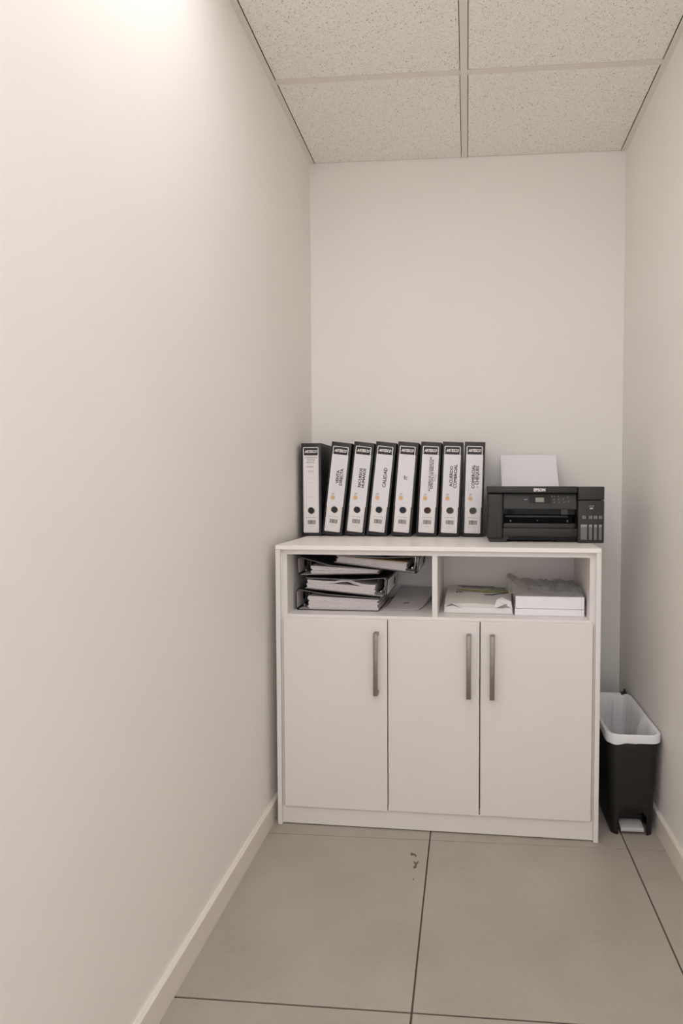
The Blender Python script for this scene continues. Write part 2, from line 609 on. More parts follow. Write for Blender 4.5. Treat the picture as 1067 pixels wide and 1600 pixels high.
# ------------------------------------------------------------------ upright lever arch files
BW, BHT, BD = 0.0752, 0.347, 0.205
FY = -0.226


def upright_file(x_right, lean, label, title=None, tlen=0.06, tx=0.0, tz=0.219, lsp=1.0, hv=0.00055, ring='ink', hand=False, dy=0.0, tiny=None):
    root = tag(empty('lever_arch_file', (x_right, FY + dy, CH + 0.0004), (0, lean, 0)), label, 'binder', 'upright lever arch files on the cabinet')
    w, h, d = BW, BHT, BD
    box('spine', (-w, 0, 0, 0.0032, 0, h), M['black_card'], root, bev=0.0012)
    cv = box('cover', (-w, -w + 0.0028, 0.0030, d, 0, h), M['black_card'], root, bev=0.0008, seg=1)
    cv2 = box('cover', (-0.0028, 0, 0.0030, d, 0, h), M['black_card'], root, bev=0.0008, seg=1)
    # fixing rivets and slot seen on the outside of the covers
    for yy, zz in ((0.022, 0.212), (0.022, 0.130)):
        t = bmesh.new()
        bmesh.ops.create_uvsphere(t, u_segments=12, v_segments=6, radius=0.0055)
        bmesh.ops.transform(t, matrix=Matrix.Translation((0.0, yy, zz)) @ Matrix.Diagonal((0.25, 1, 1, 1)), verts=t.verts)
        fin('rivet', t, M['edge_metal'], cv2, smooth=True)
    for xx, par in ((-w - 0.0004, cv), (-0.0028 - 0.0004, cv2)):
        box('edge_strip', (xx, xx + 0.0036, 0.0, d, 0.0, 0.0012), M['edge_metal'], par)
    box('paper_block', (-w + 0.006, -0.012, 0.035, d - 0.012, 0.012, h - 0.024), M['paper'], root)
    # spine label
    cx = -w / 2 - 0.001
    lb = plate('label', cx - 0.0292, cx + 0.0292, 0.0128, 0.3315, 0.004, 0.0, -0.0005, M['label'], root)
    bm = bmesh.new()
    for q in ((cx - 0.0262, cx + 0.0262, 0.0158, 0.0163), (cx - 0.0262, cx - 0.0257, 0.0158, 0.300), (cx + 0.0257, cx + 0.0262, 0.0158, 0.300)):
        add_box(bm, q[0], q[1], -0.0007, -0.0004, q[2], q[3])
    fin('label_frame', bm, M['ink_light'], lb)
    lp = plate('logo_panel', cx - 0.0262, cx + 0.0262, 0.3012, 0.3290, 0.0006, -0.0004, -0.0008, M['logo_black'], root)
    text('logo_letters', 'Artesco'.upper(), 0.0455, M['white_print'], lp, heavy=0.0005, shear=0.35, at=(cx, -0.0010, 0.3155), height=0.0098)
    # finger ring
    rz = 0.0955
    bm = bmesh.new()
    add_tube(bm, [(cx + 0.0005 + 0.0128 * math.cos(2 * PI * k / 28), -0.0012, rz + 0.0128 * math.sin(2 * PI * k / 28)) for k in range(28)], 0.0013, 8, closed=True)
    fr = fin('finger_ring', bm, M['steel'], root, smooth=True)
    disc('ring_hole', cx + 0.0005, rz, 0.0126, -0.0004, -0.0009, RINGS[ring], fr)
    # bar code and small print
    bm = bmesh.new()
    rnd = random.Random(3)
    x = cx - 0.0135
    while x < cx + 0.0145:
        ww = rnd.choice((0.0006, 0.0011, 0.0016))
        add_box(bm, x, x + ww, -0.0008, -0.0004, 0.0445, 0.0600)
        x += ww + rnd.choice((0.0006, 0.0009, 0.0013))
    fin('bar_code', bm, M['ink'], lb)['kind'] = 'stuff'
    bm = bmesh.new()
    x = cx - 0.0175
    while x < cx + 0.0175:
        ww = rnd.uniform(0.0012, 0.004)
        add_box(bm, x, min(x + ww, cx + 0.0185), -0.0008, -0.0004, 0.0686, 0.0700)
        x += ww + 0.0009
    x = cx - 0.0105
    while x < cx + 0.0125:
        ww = rnd.uniform(0.0012, 0.003)
        add_box(bm, x, x + ww, -0.0008, -0.0004, 0.0358, 0.0366)
        x += ww + 0.0009
    add_box(bm, cx + 0.0195, cx + 0.0235, -0.0008, -0.0004, 0.0212, 0.0224)
    fin('small_print', bm, M['ink_light'], lb)['kind'] = 'stuff'
    if hand:
        for s, ln, zz, xo in (('COORDINADOR', 0.046, 0.2935, 0.0), ('NACIONAL', 0.032, 0.2845, 0.002), ('ARCHIVO', 0.031, 0.2755, -0.002), ('TORAN', 0.0265, 0.2590, -0.004), ('- 7773', 0.028, 0.2410, -0.004)):
            t = text('handwriting', s, ln, M['pen'], lb, at=(cx + xo, -0.0008, zz), height=0.0064, shear=0.12)
        bm = bmesh.new()
        for zz, a in ((0.217, 0.018), (0.199, 0.018), (0.183, 0.010), (0.146, 0.018)):
            add_box(bm, cx + 0.018 - 2 * a, cx + 0.018, -0.0007, -0.0004, zz, zz + 0.0005)
        fin('ruled_line', bm, M['lining'], lb)['kind'] = 'stuff'
    else:
        ins = plate('title_insert', cx - 0.0300, cx + 0.0312, 0.1085, 0.3000, 0.0005, -0.0005, -0.0009, M['insert'], root)
        text('title', title, tlen, M['ink'], ins, vertical=True, at=(cx + tx, -0.0012, tz), lspace=lsp, heavy=hv)
        if tiny:
            text('title_year', tiny, 0.022, M['ink_light'], ins, vertical=True, bold=0.01, at=(cx + 0.0215, -0.0012, 0.2165))
        disc('logo_dot', cx - 0.0105, 0.1395, 0.0088, -0.0008, -0.0011, M['orange'], ins, n=8)
        bm = bmesh.new()
        for k in range(4):
            add_box(bm, cx - 0.0155 + 0.0028 * k, cx - 0.0140 + 0.0028 * k, -0.0011, -0.0008, 0.1500 + 0.0012 * (k % 2), 0.1560 + 0.0010 * (k % 3))
        add_box(bm, cx - 0.0155, cx - 0.0135, -0.0011, -0.0008, 0.1475, 0.1492)
        fin('logo_strokes', bm, M['ink_light'], ins)['kind'] = 'stuff'
    return root


RINGS = {'ink': mat('ring_black', srgb(20, 18, 20), 0.5), 'dark': mat('ring_dark', srgb(28, 27, 25), 0.5), 'blue': mat('ring_blue', srgb(6, 6, 38), 0.5),
         'navy': mat('ring_navy', srgb(10, 12, 48), 0.5), 'red': mat('ring_red', srgb(48, 6, 8), 0.5), 'grey': mat('ring_grey', srgb(56, 52, 51), 0.5),
         'olive': mat('ring_olive', srgb(62, 60, 51), 0.5)}
upright_file(0.0935, 0.0, 'black lever arch file with handwriting on its ruled spine label, standing straight', hand=True, ring='ink')
upright_file(0.1700, 0.115, 'black lever arch file leaning on the cabinet, spine title VENTA DIRECTA', 'VENTA\nDIRECTA', 0.0616, 0.006, 0.219, ring='dark', lsp=0.9)
upright_file(0.2554, 0.114, 'black lever arch file leaning on the cabinet, spine title RECURSOS HUMANOS', 'RECURSOS\nHUMANOS', 0.0705, 0.006, 0.215, ring='ink', lsp=0.9)
upright_file(0.3380, 0.110, 'black lever arch file leaning on the cabinet, spine title CALIDAD', 'CALIDAD', 0.0715, 0.0095, 0.2165, ring='blue')
upright_file(0.4300, 0.082, 'black lever arch file leaning on the cabinet, spine title IT', 'IT', 0.0135, 0.0015, 0.2165, ring='navy')
upright_file(0.5235, 0.057, 'black lever arch file on the cabinet, spine title ACUERDOS CONDICIÓN ESPECIAL DE PRECIOS', 'ACUERDOS CONDICIÓN\nESPECIAL DE PRECIOS', 0.1255, 0.0055, 0.2285, ring='red', hv=0.0003, lsp=0.78, tiny='FY22')
upright_file(0.6075, 0.044, 'black lever arch file on the cabinet, spine title ACUERDO COMERCIAL', 'ACUERDO\nCOMERCIAL', 0.0870, 0.007, 0.2220, ring='grey', lsp=0.95)
upright_file(0.6935, 0.027, 'black lever arch file next to the printer, spine title COMERCIAL - CHEQUES', 'COMERCIAL\n- CHEQUES', 0.0865, 0.006, 0.2205, ring='olive', lsp=0.9)

# ------------------------------------------------------------------ printer
PX, PY = 0.7025, -0.4150
pr = tag(empty('inkjet_printer', (PX, PY, CH + 0.0004), (0, 0, -0.03)), 'black ink tank printer beside the upright files on the cabinet', 'printer')
PW, PD, PH = 0.381, 0.335, 0.1862
XT = 0.2965                                    # where the ink tank unit begins
pm, pg, pk = M['printer'], M['printer_gloss'], M['printer_dark']
# main body: column on the left, sill below, back block, leaving the mouth open
bm = bmesh.new()
add_box(bm, 0.0, 0.0542, 0.0, PD, 0.009, 0.1625, bev=0.008, seg=4)
fin('body_side', bm, pm, pr, smooth=True)
box('body_back', (0.0542, XT, 0.16, PD - 0.002, 0.009, 0.1615), pm, pr)
bm = bmesh.new()
add_box(bm, 0.0542, XT, 0.002, 0.16, 0.0195, 0.0475, bev=0.0015)
fin('front_sill', bm, pm, pr, smooth=True)
bm = bmesh.new()
add_box(bm, 0.070, XT + 0.01, 0.022, PD - 0.02, 0.006, 0.0195)
add_box(bm, 0.23, XT + 0.01, 0.03, PD - 0.03, 0.0, 0.0065)
fin('base', bm, pk, pr)
bm = bmesh.new()
add_prism(bm, [(0.003, 0.0115), (0.010, 0.0), (0.061, 0.0), (0.076, 0.0200), (0.0535, 0.0200), (0.0535, 0.0115)], 0.003, PD - 0.02)
fin('foot', bm, pm, pr)
lid = box('scanner_lid', (0.0, XT - 0.0015, -0.001, PD, 0.1640, PH), pm, pr, bev=0.003, seg=3)
text('brand_letters', 'EPSON', 0.0368, M['white_print'], lid, heavy=0.0006, at=(0.1725, -0.0014, 0.1745), height=0.0098)
# control panel tilted out at its foot
bm = bmesh.new()
add_prism_x(bm, [(0.016, 0.1615), (0.003, 0.1135), (0.004, 0.1100), (0.010, 0.1100), (0.07, 0.1250), (0.07, 0.1615)], 0.0556, XT - 0.003)
cp = fin('control_panel', bm, pg, pr)


def on_panel(x, z):
    t = (z - 0.1135) / (0.1615 - 0.1135)
    return 0.003 + 0.013 * t


def panel_chip(name, x0, x1, z0, z1, m):
    bm = bmesh.new()
    a, b = on_panel(0, z0), on_panel(0, z1)
    e = 0.0006
    add_prism_x(bm, [(a - e, z0), (b - e, z1), (b + 0.001, z1), (a + 0.001, z0)], x0, x1)
    return fin(name, bm, m, cp)


panel_chip('screen_surround', 0.140, 0.212, 0.1300, 0.1535, M['printer_dark'])
bm = bmesh.new()
a, b = on_panel(0, 0.1335), on_panel(0, 0.1488)
add_prism_x(bm, [(a - 0.0011, 0.1335), (b - 0.0011, 0.1488), (b, 0.1488), (a, 0.1335)], 0.1605, 0.1880)
fin('lcd_screen', bm, M['lcd'], cp)
for k, (x, z) in enumerate([(0.2130, 0.1520), (0.2205, 0.1520), (0.2330, 0.1515), (0.2195, 0.1420), (0.2340, 0.1420), (0.2500, 0.1425), (0.2195, 0.1325), (0.2360, 0.1320), (0.2515, 0.1330), (0.2640, 0.1500), (0.2665, 0.1350)]):
    panel_chip('button', x, x + 0.0030, z, z + 0.0018, M['icon'])
panel_chip('wireless_mark', 0.1225, 0.1335, 0.1405, 0.1445, M['tank'])
# mouth: back wall, paper guides, output tray
box('mouth_back', (0.0542, XT, 0.070, 0.159, 0.0900, 0.1250), pm, pr)
box('mouth_recess', (0.0542, XT, 0.120, 0.159, 0.050, 0.0900), M['printer_dark'], pr)
box('mouth_floor', (0.0542, XT, 0.03, 0.120, 0.0485, 0.0600), M['printer_dark'], pr)
box('paper_guide', (0.0700, 0.0900, 0.060, 0.069, 0.0900, 0.1150), pk, pr)
box('paper_guide', (0.2500, 0.2720, 0.060, 0.069, 0.0900, 0.1150), M['edge_metal'], pr)
bm = bmesh.new()
add_box(bm, 0.0600, 0.2680, 0.020, 0.115, 0.0815, 0.0885, bev=0.002)
fin('output_tray', bm, pg, pr, smooth=True)
for x, z in ((0.0770, 0.0655), (0.2640, 0.0655), (0.166, 0.0700)):
    box('tray_stop', (x, x + 0.0045, 0.018, 0.026, z, 0.0735), M['tank'], pr, bev=0.0008)
bm = bmesh.new()
add_box(bm, 0.0555, 0.2885, -0.0015, 0.014, 0.0480, 0.0640, bev=0.0025, seg=3)
fin('tray_front', bm, pg, pr, smooth=True)
box('card_slot', (0.0335, 0.0352, -0.0004, 0.002, 0.043, 0.068), pk, pr)
# ink tank unit
tu = box('tank_unit', (XT, PW, -0.006, PD - 0.03, 0.0, 0.1405), pm, pr, bev=0.0035, seg=3)
box('tank_cover', (XT, PW, -0.006, PD - 0.03, 0.1415, PH - 0.001), pm, pr, bev=0.0035, seg=3)
for x0, x1 in ((0.3060, 0.3260), (0.3325, 0.3422), (0.3487, 0.3577), (0.3640, 0.3732)):
    wn = box('tank_window', (x0, x1, -0.0066, -0.004, 0.0110, 0.0530), M['tank'], tu)
    box('tank_window_top', (x0, x1, -0.0069, -0.004, 0.0530, 0.0610), M['tank_top'], tu)
for x in (0.3165, 0.3378, 0.3532, 0.3690):
    ic = plate('ink_icon', x - 0.0050, x + 0.0050, 0.0800, 0.0895, 0.002, -0.0055, -0.0064, M['icon'], tu)
    plate('ink_icon_inner', x - 0.0036, x + 0.0036, 0.0814, 0.0881, 0.001, -0.006, -0.0066, pk, ic)
    disc('ink_drop', x, 0.0848, 0.0018, -0.006, -0.0068, M['icon'], ic, n=10)
text('model_letters', 'L4150', 0.0155, M['icon'], tu, bold=0.01, at=(0.3400, -0.0065, 0.1220), height=0.0040)
plate('wireless_badge', 0.3340, 0.3450, 0.1115, 0.1168, 0.0025, -0.0055, -0.0064, M['icon'], tu)
# rear feed with a sheet standing in it
bm = bmesh.new()
add_box(bm, 0.045, 0.285, PD - 0.075, PD - 0.005, PH - 0.008, PH - 0.0006, bev=0.002)
fin('rear_feed', bm, pm, pr, smooth=True)
bm = bmesh.new()
yb, yt = -0.115, -0.055
za, zb = CH + PH + 0.0006, 1.2165
nx, nz = 10, 10
grid = {}
for side, off in ((0, 0.0), (1, 0.0012)):
    for i in range(nx + 1):
        for k in range(nz + 1):
            s, t = i / nx, k / nz
            xl = 0.7685 - 0.001 * t
            xr = 0.9840 + (-0.0035) * t
            y = yb + (yt - yb) * t + 0.004 * math.sin(PI * t) + off
            grid[side, i, k] = bm.verts.new((xl + (xr - xl) * s, y, za + (zb - za) * t))
for i in range(nx):
    for k in range(nz):
        bm.faces.new((grid[0, i, k], grid[0, i + 1, k], grid[0, i + 1, k + 1], grid[0, i, k + 1]))
        bm.faces.new((grid[1, i, k], grid[1, i, k + 1], grid[1, i + 1, k + 1], grid[1, i + 1, k]))
for i in range(nx):
    bm.faces.new((grid[0, i, nz], grid[0, i + 1, nz], grid[1, i + 1, nz], grid[1, i, nz]))
    bm.faces.new((grid[0, i + 1, 0], grid[0, i, 0], grid[1, i, 0], grid[1, i + 1, 0]))
for k in range(nz):
    bm.faces.new((grid[0, 0, k], grid[0, 0, k + 1], grid[1, 0, k + 1], grid[1, 0, k]))
    bm.faces.new((grid[0, nx, k + 1], grid[0, nx, k], grid[1, nx, k], grid[1, nx, k + 1]))
sheet = tag(fin('paper_sheet', bm, M['paper_white'], smooth=True), 'blank white sheets standing in the rear feed of the printer', 'paper')


# ------------------------------------------------------------------ files lying in the left shelf
def lying_file(label, u, v, z, tilt, right, hs, hend, L, stack, D=0.235, md=0.55, top_l=None, sheets=8, bow=False, kraft=False, seed=1):
    """a lever arch file on its side, short end to the viewer. Local x runs from the spine (x=0) to the
    fore edge (x=L); mirrored when the spine is on the right."""
    sg = -1 if right else 1
    root = tag(empty('lever_arch_file', cw(u, v, z), (0, tilt, -PS)), label, 'binder', 'lever arch files lying in the cabinet')
    rnd = random.Random(seed)
    t = 0.0026
    tl = top_l or L

    def pr_(name, pts, m, y0=0.0, y1=D, parent=None):
        bm = bmesh.new()
        add_prism(bm, [(sg * x, zz) for x, zz in (pts if sg > 0 else reversed(pts))], y0, y1)
        return fin(name, bm, m, parent or root)
    # lower cover, spine with rounded joints, upper cover sinking to the paper
    lc = pr_('cover', [(0.006, 0), (L, 0), (L, t), (0.006, t)], M['black_card'])
    pr_('lining', [(0.010, t), (L - 0.002, t), (L - 0.002, t + 0.0012), (0.010, t + 0.0012)], M['lining'], 0.0005, D - 0.003, lc)
    sp = pr_('spine', [(0.006, 0), (0.006, t), (t + 0.0006, 0.006), (t, hs - 0.006), (0.006, hs - t), (0.006, hs), (0.0012, hs - 0.003), (0, hs - 0.008), (0, 0.008), (0.0012, 0.003)], M['black_card'])
    pr_('lining', [(t + 0.0002, 0.008), (t + 0.0013, 0.008), (t + 0.0013, hs - 0.008), (t + 0.0002, hs - 0.008)], M['lining'], 0.0005, D - 0.003, sp)
    uc = pr_('cover', [(0.006, hs - t), (tl * 0.4, hs - t - (hs - hend) * md), (tl, hend), (tl, hend + t), (tl * 0.4, hs - (hs - hend) * md), (0.006, hs)], M['black_card'])
    pr_('lining', [(0.008, hs - t - 0.0012), (tl * 0.4, hs - t - 0.0012 - (hs - hend) * md), (tl - 0.001, hend - 0.0012), (tl - 0.001, hend), (tl * 0.4, hs - t - (hs - hend) * md), (0.008, hs - t)], M['lining'], 0.0005, D - 0.003, uc)
    # spine label and finger hole
    o = pr_('label', [(-0.0006, 0.009), (0.0, 0.009), (0.0, hs - 0.009), (-0.0006, hs - 0.009)], M['label'], 0.012, D - 0.012, sp)
    bm = bmesh.new()
    ry = 0.075 if not right else 0.16
    for xx in (-0.0010, t + 0.0016):
        add_tube(bm, [(sg * xx, ry + 0.0125 * math.cos(2 * PI * k / 20), hs / 2 + 0.0125 * math.sin(2 * PI * k / 20)) for k in range(20)], 0.0014, 6, closed=True)
    fr = fin('finger_ring', bm, M['edge_metal'], sp, smooth=True)
    bm = bmesh.new()
    for xx in (-0.0008, t + 0.0012):
        ring = [(sg * xx, ry + 0.0118 * math.cos(2 * PI * k / 20), hs / 2 + 0.0118 * math.sin(2 * PI * k / 20)) for k in range(20)]
        a = [bm.verts.new(p) for p in ring]
        b = [bm.verts.new((p[0] + sg * 0.0006, p[1], p[2])) for p in ring]
        bm.faces.new(a)
        bm.faces.new(list(reversed(b)))
        for k in range(20):
            bm.faces.new((a[k], b[k], b[(k + 1) % 20], a[(k + 1) % 20]))
    fin('ring_hole', bm, RINGS['ink'], fr)
    # lever arch mechanism on the lower cover: plate, two posts and their arches, lever
    mb = bmesh.new()
    x0 = 0.018
    a0, a1 = sorted((sg * x0, sg * (x0 + 0.030)))
    add_box(mb, a0, a1, 0.05, 0.20, t + 0.0012, t + 0.0030)
    hh = min(hs - 0.010, 0.052)
    for yy in (0.085, 0.165):
        pts = [(sg * (x0 + 0.026), yy, t + 0.002)]
        for k in range(9):
            an = PI * k / 8
            pts.append((sg * (x0 + 0.014 + 0.012 * math.cos(an)), yy, hh - 0.012 + 0.010 * math.sin(an)))
        pts.append((sg * (x0 + 0.002), yy, t + 0.002))
        add_tube(mb, pts, 0.0014, 6)
    add_tube(mb, [(sg * (x0 + 0.004), 0.02, t + 0.012), (sg * (x0 + 0.006), 0.06, t + 0.006), (sg * (x0 + 0.008), 0.12, t + 0.008)], 0.0022, 6)
    fin('lever_mechanism', mb, M['steel'], root, smooth=True)
    # paper: several uneven leaves
    px0, px1, h0, h1 = stack          # from spine side to fore edge, heights there
    zb = t + 0.0014
    for k in range(sheets):
        f0, f1 = k / sheets, (k + 1) / sheets
        j0, j1 = rnd.uniform(-0.003, 0.003), rnd.uniform(-0.004, 0.004)
        yj = rnd.uniform(0.0, 0.004)
        a = (px0 + j0, zb + h0 * f0)
        b = (px1 + j1, zb + h1 * f0)
        g = 0.0004
        pts_lo, pts_hi = [], []
        n = 10
        for q in range(n + 1):
            s = q / n
            x = a[0] + (b[0] - a[0]) * s
            lo = zb + (h0 + (h1 - h0) * s) * f0
            hi = zb + (h0 + (h1 - h0) * s) * f1 - g
            if bow and k >= sheets - 2:
                bump = 0.013 * math.exp(-((s - 0.42) / 0.13) ** 2) * (0.9 if k == sheets - 2 else 1.0)
                lo += bump * (0.96 if k == sheets - 2 else 1.0)
                hi += bump
            pts_lo.append((x, lo))
            pts_hi.append((x, hi))
        mm = M['kraft'] if (kraft and k == sheets - 1) else M['paper']
        pr_('paper_block', pts_lo + list(reversed(pts_hi)), mm, 0.006 + yj, D - 0.01)
    return root


# bottom, second, third and top of the pile
ZP = ZS + 0.0005
lying_file('black lever arch file lying flat at the bottom of the pile in the open shelf', 0.042, 0.076, ZP, 0.0, False, 0.070, 0.043, 0.277, (0.040, 0.272, 0.042, 0.033), seed=2, sheets=9)
lying_file('black lever arch file with bowed sheets, second from the bottom of the shelf pile', 0.3450, 0.070, ZP + 0.0470, 0.092, True, 0.066, 0.036, 0.272, (0.042, 0.266, 0.031, 0.026), seed=3, bow=True)
lying_file('black lever arch file third from the bottom of the shelf pile', 0.0500, 0.072, ZP + 0.1150, -0.03, False, 0.064, 0.0135, 0.272, (0.045, 0.268, 0.027, 0.0095), seed=4, sheets=5, md=0.6)
lying_file('black lever arch file lying askew on top of the shelf pile, kraft folder inside', 0.4490, 0.060, ZP + 0.1275, 0.118, True, 0.058, 0.026, 0.276, (0.040, 0.268, 0.030, 0.0205), seed=5, kraft=True)


# ------------------------------------------------------------------ loose sheets beside the pile
def curl_sheet(name, label, u0, u1, v0, v1, fn, th, m, grp=None):
    bm = bmesh.new()
    nx, ny = 14, 14
    g = {}
    for side in (0, 1):
        for i in range(nx + 1):
            for j in range(ny + 1):
                s, t = i / nx, j / ny
                du, dv, z = fn(s, t)
                p = cw(u0 + (u1 - u0) * s + du, v0 + (v1 - v0) * t + dv, z + (th if side else 0))
                g[side, i, j] = bm.verts.new(p)
    for i in range(nx):
        for j in range(ny):
            bm.faces.new((g[1, i, j], g[1, i + 1, j], g[1, i + 1, j + 1], g[1, i, j + 1]))
            bm.faces.new((g[0, i, j], g[0, i, j + 1], g[0, i + 1, j + 1], g[0, i + 1, j]))
    for i in range(nx):
        bm.faces.new((g[0, i, 0], g[0, i + 1, 0], g[1, i + 1, 0], g[1, i, 0]))
        bm.faces.new((g[0, i + 1, ny], g[0, i, ny], g[1, i, ny], g[1, i + 1, ny]))
    for j in range(ny):
        bm.faces.new((g[0, 0, j + 1], g[0, 0, j], g[1, 0, j], g[1, 0, j + 1]))
        bm.faces.new((g[0, nx, j], g[0, nx, j + 1], g[1, nx, j + 1], g[1, nx, j]))
    o = fin(name, bm, m, smooth=True)
    if label:
        tag(o, label, 'paper', grp)
    return o


def sh_low(s, t):
    z = ZP + 0.0005 + 0.030 * max(0, t - 0.55) ** 2 + 0.010 * max(0, s - 0.8) ** 2 * (1 - t)
    return (0.030 * t, 0.055 * max(0, s - 0.55) ** 2 * (1 - t) * 2.2, z)


def sh_up(s, t):
    z = ZP + 0.0032 + 0.046 * max(0, t - 0.15) ** 1.7 + 0.006 * (1 - s) * t
    return (0.030 * t, 0.055 * max(0, s - 0.55) ** 2 * (1 - t) * 2.2, z)


curl_sheet('paper_sheet', 'loose white sheet lying flat on the shelf beside the pile of files', 0.3270, 0.4480, 0.085, 0.318, sh_low, 0.0012, M['paper'])
ps_ = curl_sheet('paper_sheet', 'loose white sheet with a red mark, curling up beside the pile of files', 0.3300, 0.4520, 0.095, 0.322, sh_up, 0.0012, M['paper'])
bm = bmesh.new()
pts = []
for s, t in ((0.36, 0.33), (0.52, 0.37), (0.53, 0.41), (0.39, 0.37)):
    du, dv, z = sh_up(s, t)
    pts.append(cw(0.3300 + 0.122 * s + du, 0.095 + 0.227 * t + dv, z + 0.0018))
vs = [bm.verts.new(p) for p in pts]
lo = [bm.verts.new((p[0], p[1], p[2] - 0.0008)) for p in pts]
bm.faces.new(vs)
for i in range(4):
    bm.faces.new((vs[i], lo[i], lo[(i + 1) % 4], vs[(i + 1) % 4]))
fin('red_mark', bm, M['red'], ps_)

# ------------------------------------------------------------------ opened ream in its printed wrapper
rm = tag(empty('paper_ream', cw(0.532, 0.078, ZP), (0, 0, -PS - 0.01)), 'torn-open ream of paper in a white and green printed wrapper', 'paper ream')
RW, RD, RH = 0.2200, 0.235, 0.050


def ream_top(x, y):
    s, t = x / RW, y / RD
    return RH - 0.020 * max(0, 1 - t / 0.42) ** 1.4 + 0.0022 * math.sin(5 * s + 2 * t) + 0.0016 * noise.noise(Vector((x * 40, y * 40, 1.0))) - 0.004 * abs(2 * s - 1) ** 4


bm = bmesh.new()
nx, ny = 26, 20
tp = {}
bt = {}
for i in range(nx + 1):
    for j in range(ny + 1):
        x, y = RW * i / nx, RD * j / ny
        ex = 0.0022 * noise.noise(Vector((y * 30, 3.0, 0)))
        tp[i, j] = bm.verts.new((x * 0.985 + 0.0015 + ex * (1 if i in (0, nx) else 0), y + 0.004 * (1 - j / ny), ream_top(x, y)))
        bt[i, j] = bm.verts.new((x, y, 0.0))
for i in range(nx):
    for j in range(ny):
        bm.faces.new((tp[i, j], tp[i + 1, j], tp[i + 1, j + 1], tp[i, j + 1]))
        bm.faces.new((bt[i, j], bt[i, j + 1], bt[i + 1, j + 1], bt[i + 1, j]))
for i in range(nx):
    bm.faces.new((bt[i, 0], bt[i + 1, 0], tp[i + 1, 0], tp[i, 0]))
    bm.faces.new((bt[i + 1, ny], bt[i, ny], tp[i, ny], tp[i + 1, ny]))
for j in range(ny):
    bm.faces.new((bt[0, j + 1], bt[0, j], tp[0, j], tp[0, j + 1]))
    bm.faces.new((bt[nx, j], bt[nx, j + 1], tp[nx, j + 1], tp[nx, j]))
fin('wrapper', bm, M['wrap'], rm, smooth=True)


def strip(name, f0, f1, x0, x1, m, n=24, e=0.0016):
    """printed band lying on the wrapper between the curves y=f0(x) and y=f1(x)"""
    bm = bmesh.new()
    rows_ = []
    for k in range(n + 1):
        x = x0 + (x1 - x0) * k / n
        col = []
        for q in range(4):
            y = f0(k / n) + (f1(k / n) - f0(k / n)) * q / 3
            col.append(bm.verts.new((x * 0.985 + 0.0015, y + 0.004 * (1 - y / RD), ream_top(x, y) + e)))
        rows_.append(col)
    for k in range(n):
        for q in range(3):
            bm.faces.new((rows_[k][q], rows_[k + 1][q], rows_[k + 1][q + 1], rows_[k][q + 1]))
    return fin(name, bm, m, rm)


strip('printed_band', lambda s: 0.222 - 0.006 * s, lambda s: 0.232, 0.030, 0.165, M['wrap_dark'])
strip('printed_band', lambda s: 0.185 + 0.01 * s, lambda s: 0.214, 0.045, 0.205, M['mauve'])
strip('printed_band', lambda s: 0.160, lambda s: 0.172, 0.150, 0.205, M['wrap_dark'])
strip('printed_band', lambda s: 0.128 - 0.016 * math.sin(PI * s * 0.9), lambda s: 0.146 + 0.012 * s, 0.030, 0.214, M['green'])
strip('printed_curve', lambda s: 0.070 + 0.052 * s ** 2, lambda s: 0.077 + 0.058 * s ** 2, 0.130, 0.212, M['wrap_dark'])
for k in range(4):
    strip('printed_mark', lambda s: 0.082 + 0.004 * (k % 2), lambda s: 0.097, 0.034 + 0.0065 * k, 0.039 + 0.0065 * k, M['wrap_dark'], n=2)


def flap(name, pts, m, th=0.0007):
    bm = bmesh.new()
    a = [bm.verts.new(p) for p in pts]
    b = [bm.verts.new((p[0], p[1] + th, p[2] - th)) for p in pts]
    bm.faces.new(a)
    bm.faces.new(list(reversed(b)))
    for i in range(len(pts)):
        bm.faces.new((a[i], a[(i + 1) % len(pts)], b[(i + 1) % len(pts)], b[i]))
    return fin(name, bm, m, rm)


flap('wrapper_flap', [(0.001, -0.0012, 0.012), (0.028, -0.010, 0.036), (0.060, -0.006, 0.020), (0.058, -0.001, 0.014)], M['wrap_white'])
flap('wrapper_flap', [(0.001, -0.0014, 0.0020), (0.006, -0.0035, 0.022), (0.030, -0.0045, 0.026), (0.062, -0.0025, 0.020), (0.215, -0.0020, 0.021), (0.2185, -0.0014, 0.002)], M['wrap_white'])
flap('wrapper_flap', [(0.160, -0.0040, 0.020), (0.170, 0.016, 0.044), (0.186, 0.024, 0.050), (0.214, 0.004, 0.042), (0.2195, -0.0040, 0.018), (0.205, -0.0060, 0.028), (0.192, -0.007, 0.030)], M['wrap_white'])
flap('wrapper_fold', [(0.170, -0.0072, 0.0215), (0.196, -0.0082, 0.0345), (0.203, -0.0082, 0.0335), (0.190, -0.0072, 0.0215)], M['mauve'])
flap('wrapper_fold', [(0.006, -0.0062, 0.0225), (0.026, -0.0104, 0.0335), (0.052, -0.0066, 0.0205), (0.030, -0.0066, 0.0255)], M['mauve'])


# ------------------------------------------------------------------ two unwrapped reams with crumpled film over them
def ream(label, u, v, z, w, d, h, n, rz):
    root = tag(empty('paper_stack', cw(u, v, z), (0, 0, -PS + rz)), label, 'paper ream', 'white copy paper stacks in the shelf')
    rnd = random.Random(int(h * 10000))
    for k in range(n):
        a, b = rnd.uniform(-0.0012, 0.0012), rnd.uniform(-0.0012, 0.0012)
        box('paper_block', (a, w + a, b, d + b, h * k / n + 0.0002, h * (k + 1) / n), M['paper_white'], root, bev=0.0004, seg=1)
    return root


ream('thin stack of white copy paper lying directly on the shelf, under a thicker stack', 0.758, 0.063, ZP, 0.2150, 0.255, 0.0220, 1, 0.004)
ream('thick stack of white copy paper resting on a thinner stack, under crumpled film', 0.7590, 0.061, ZP + 0.0232, 0.2130, 0.255, 0.0385, 1, -0.002)

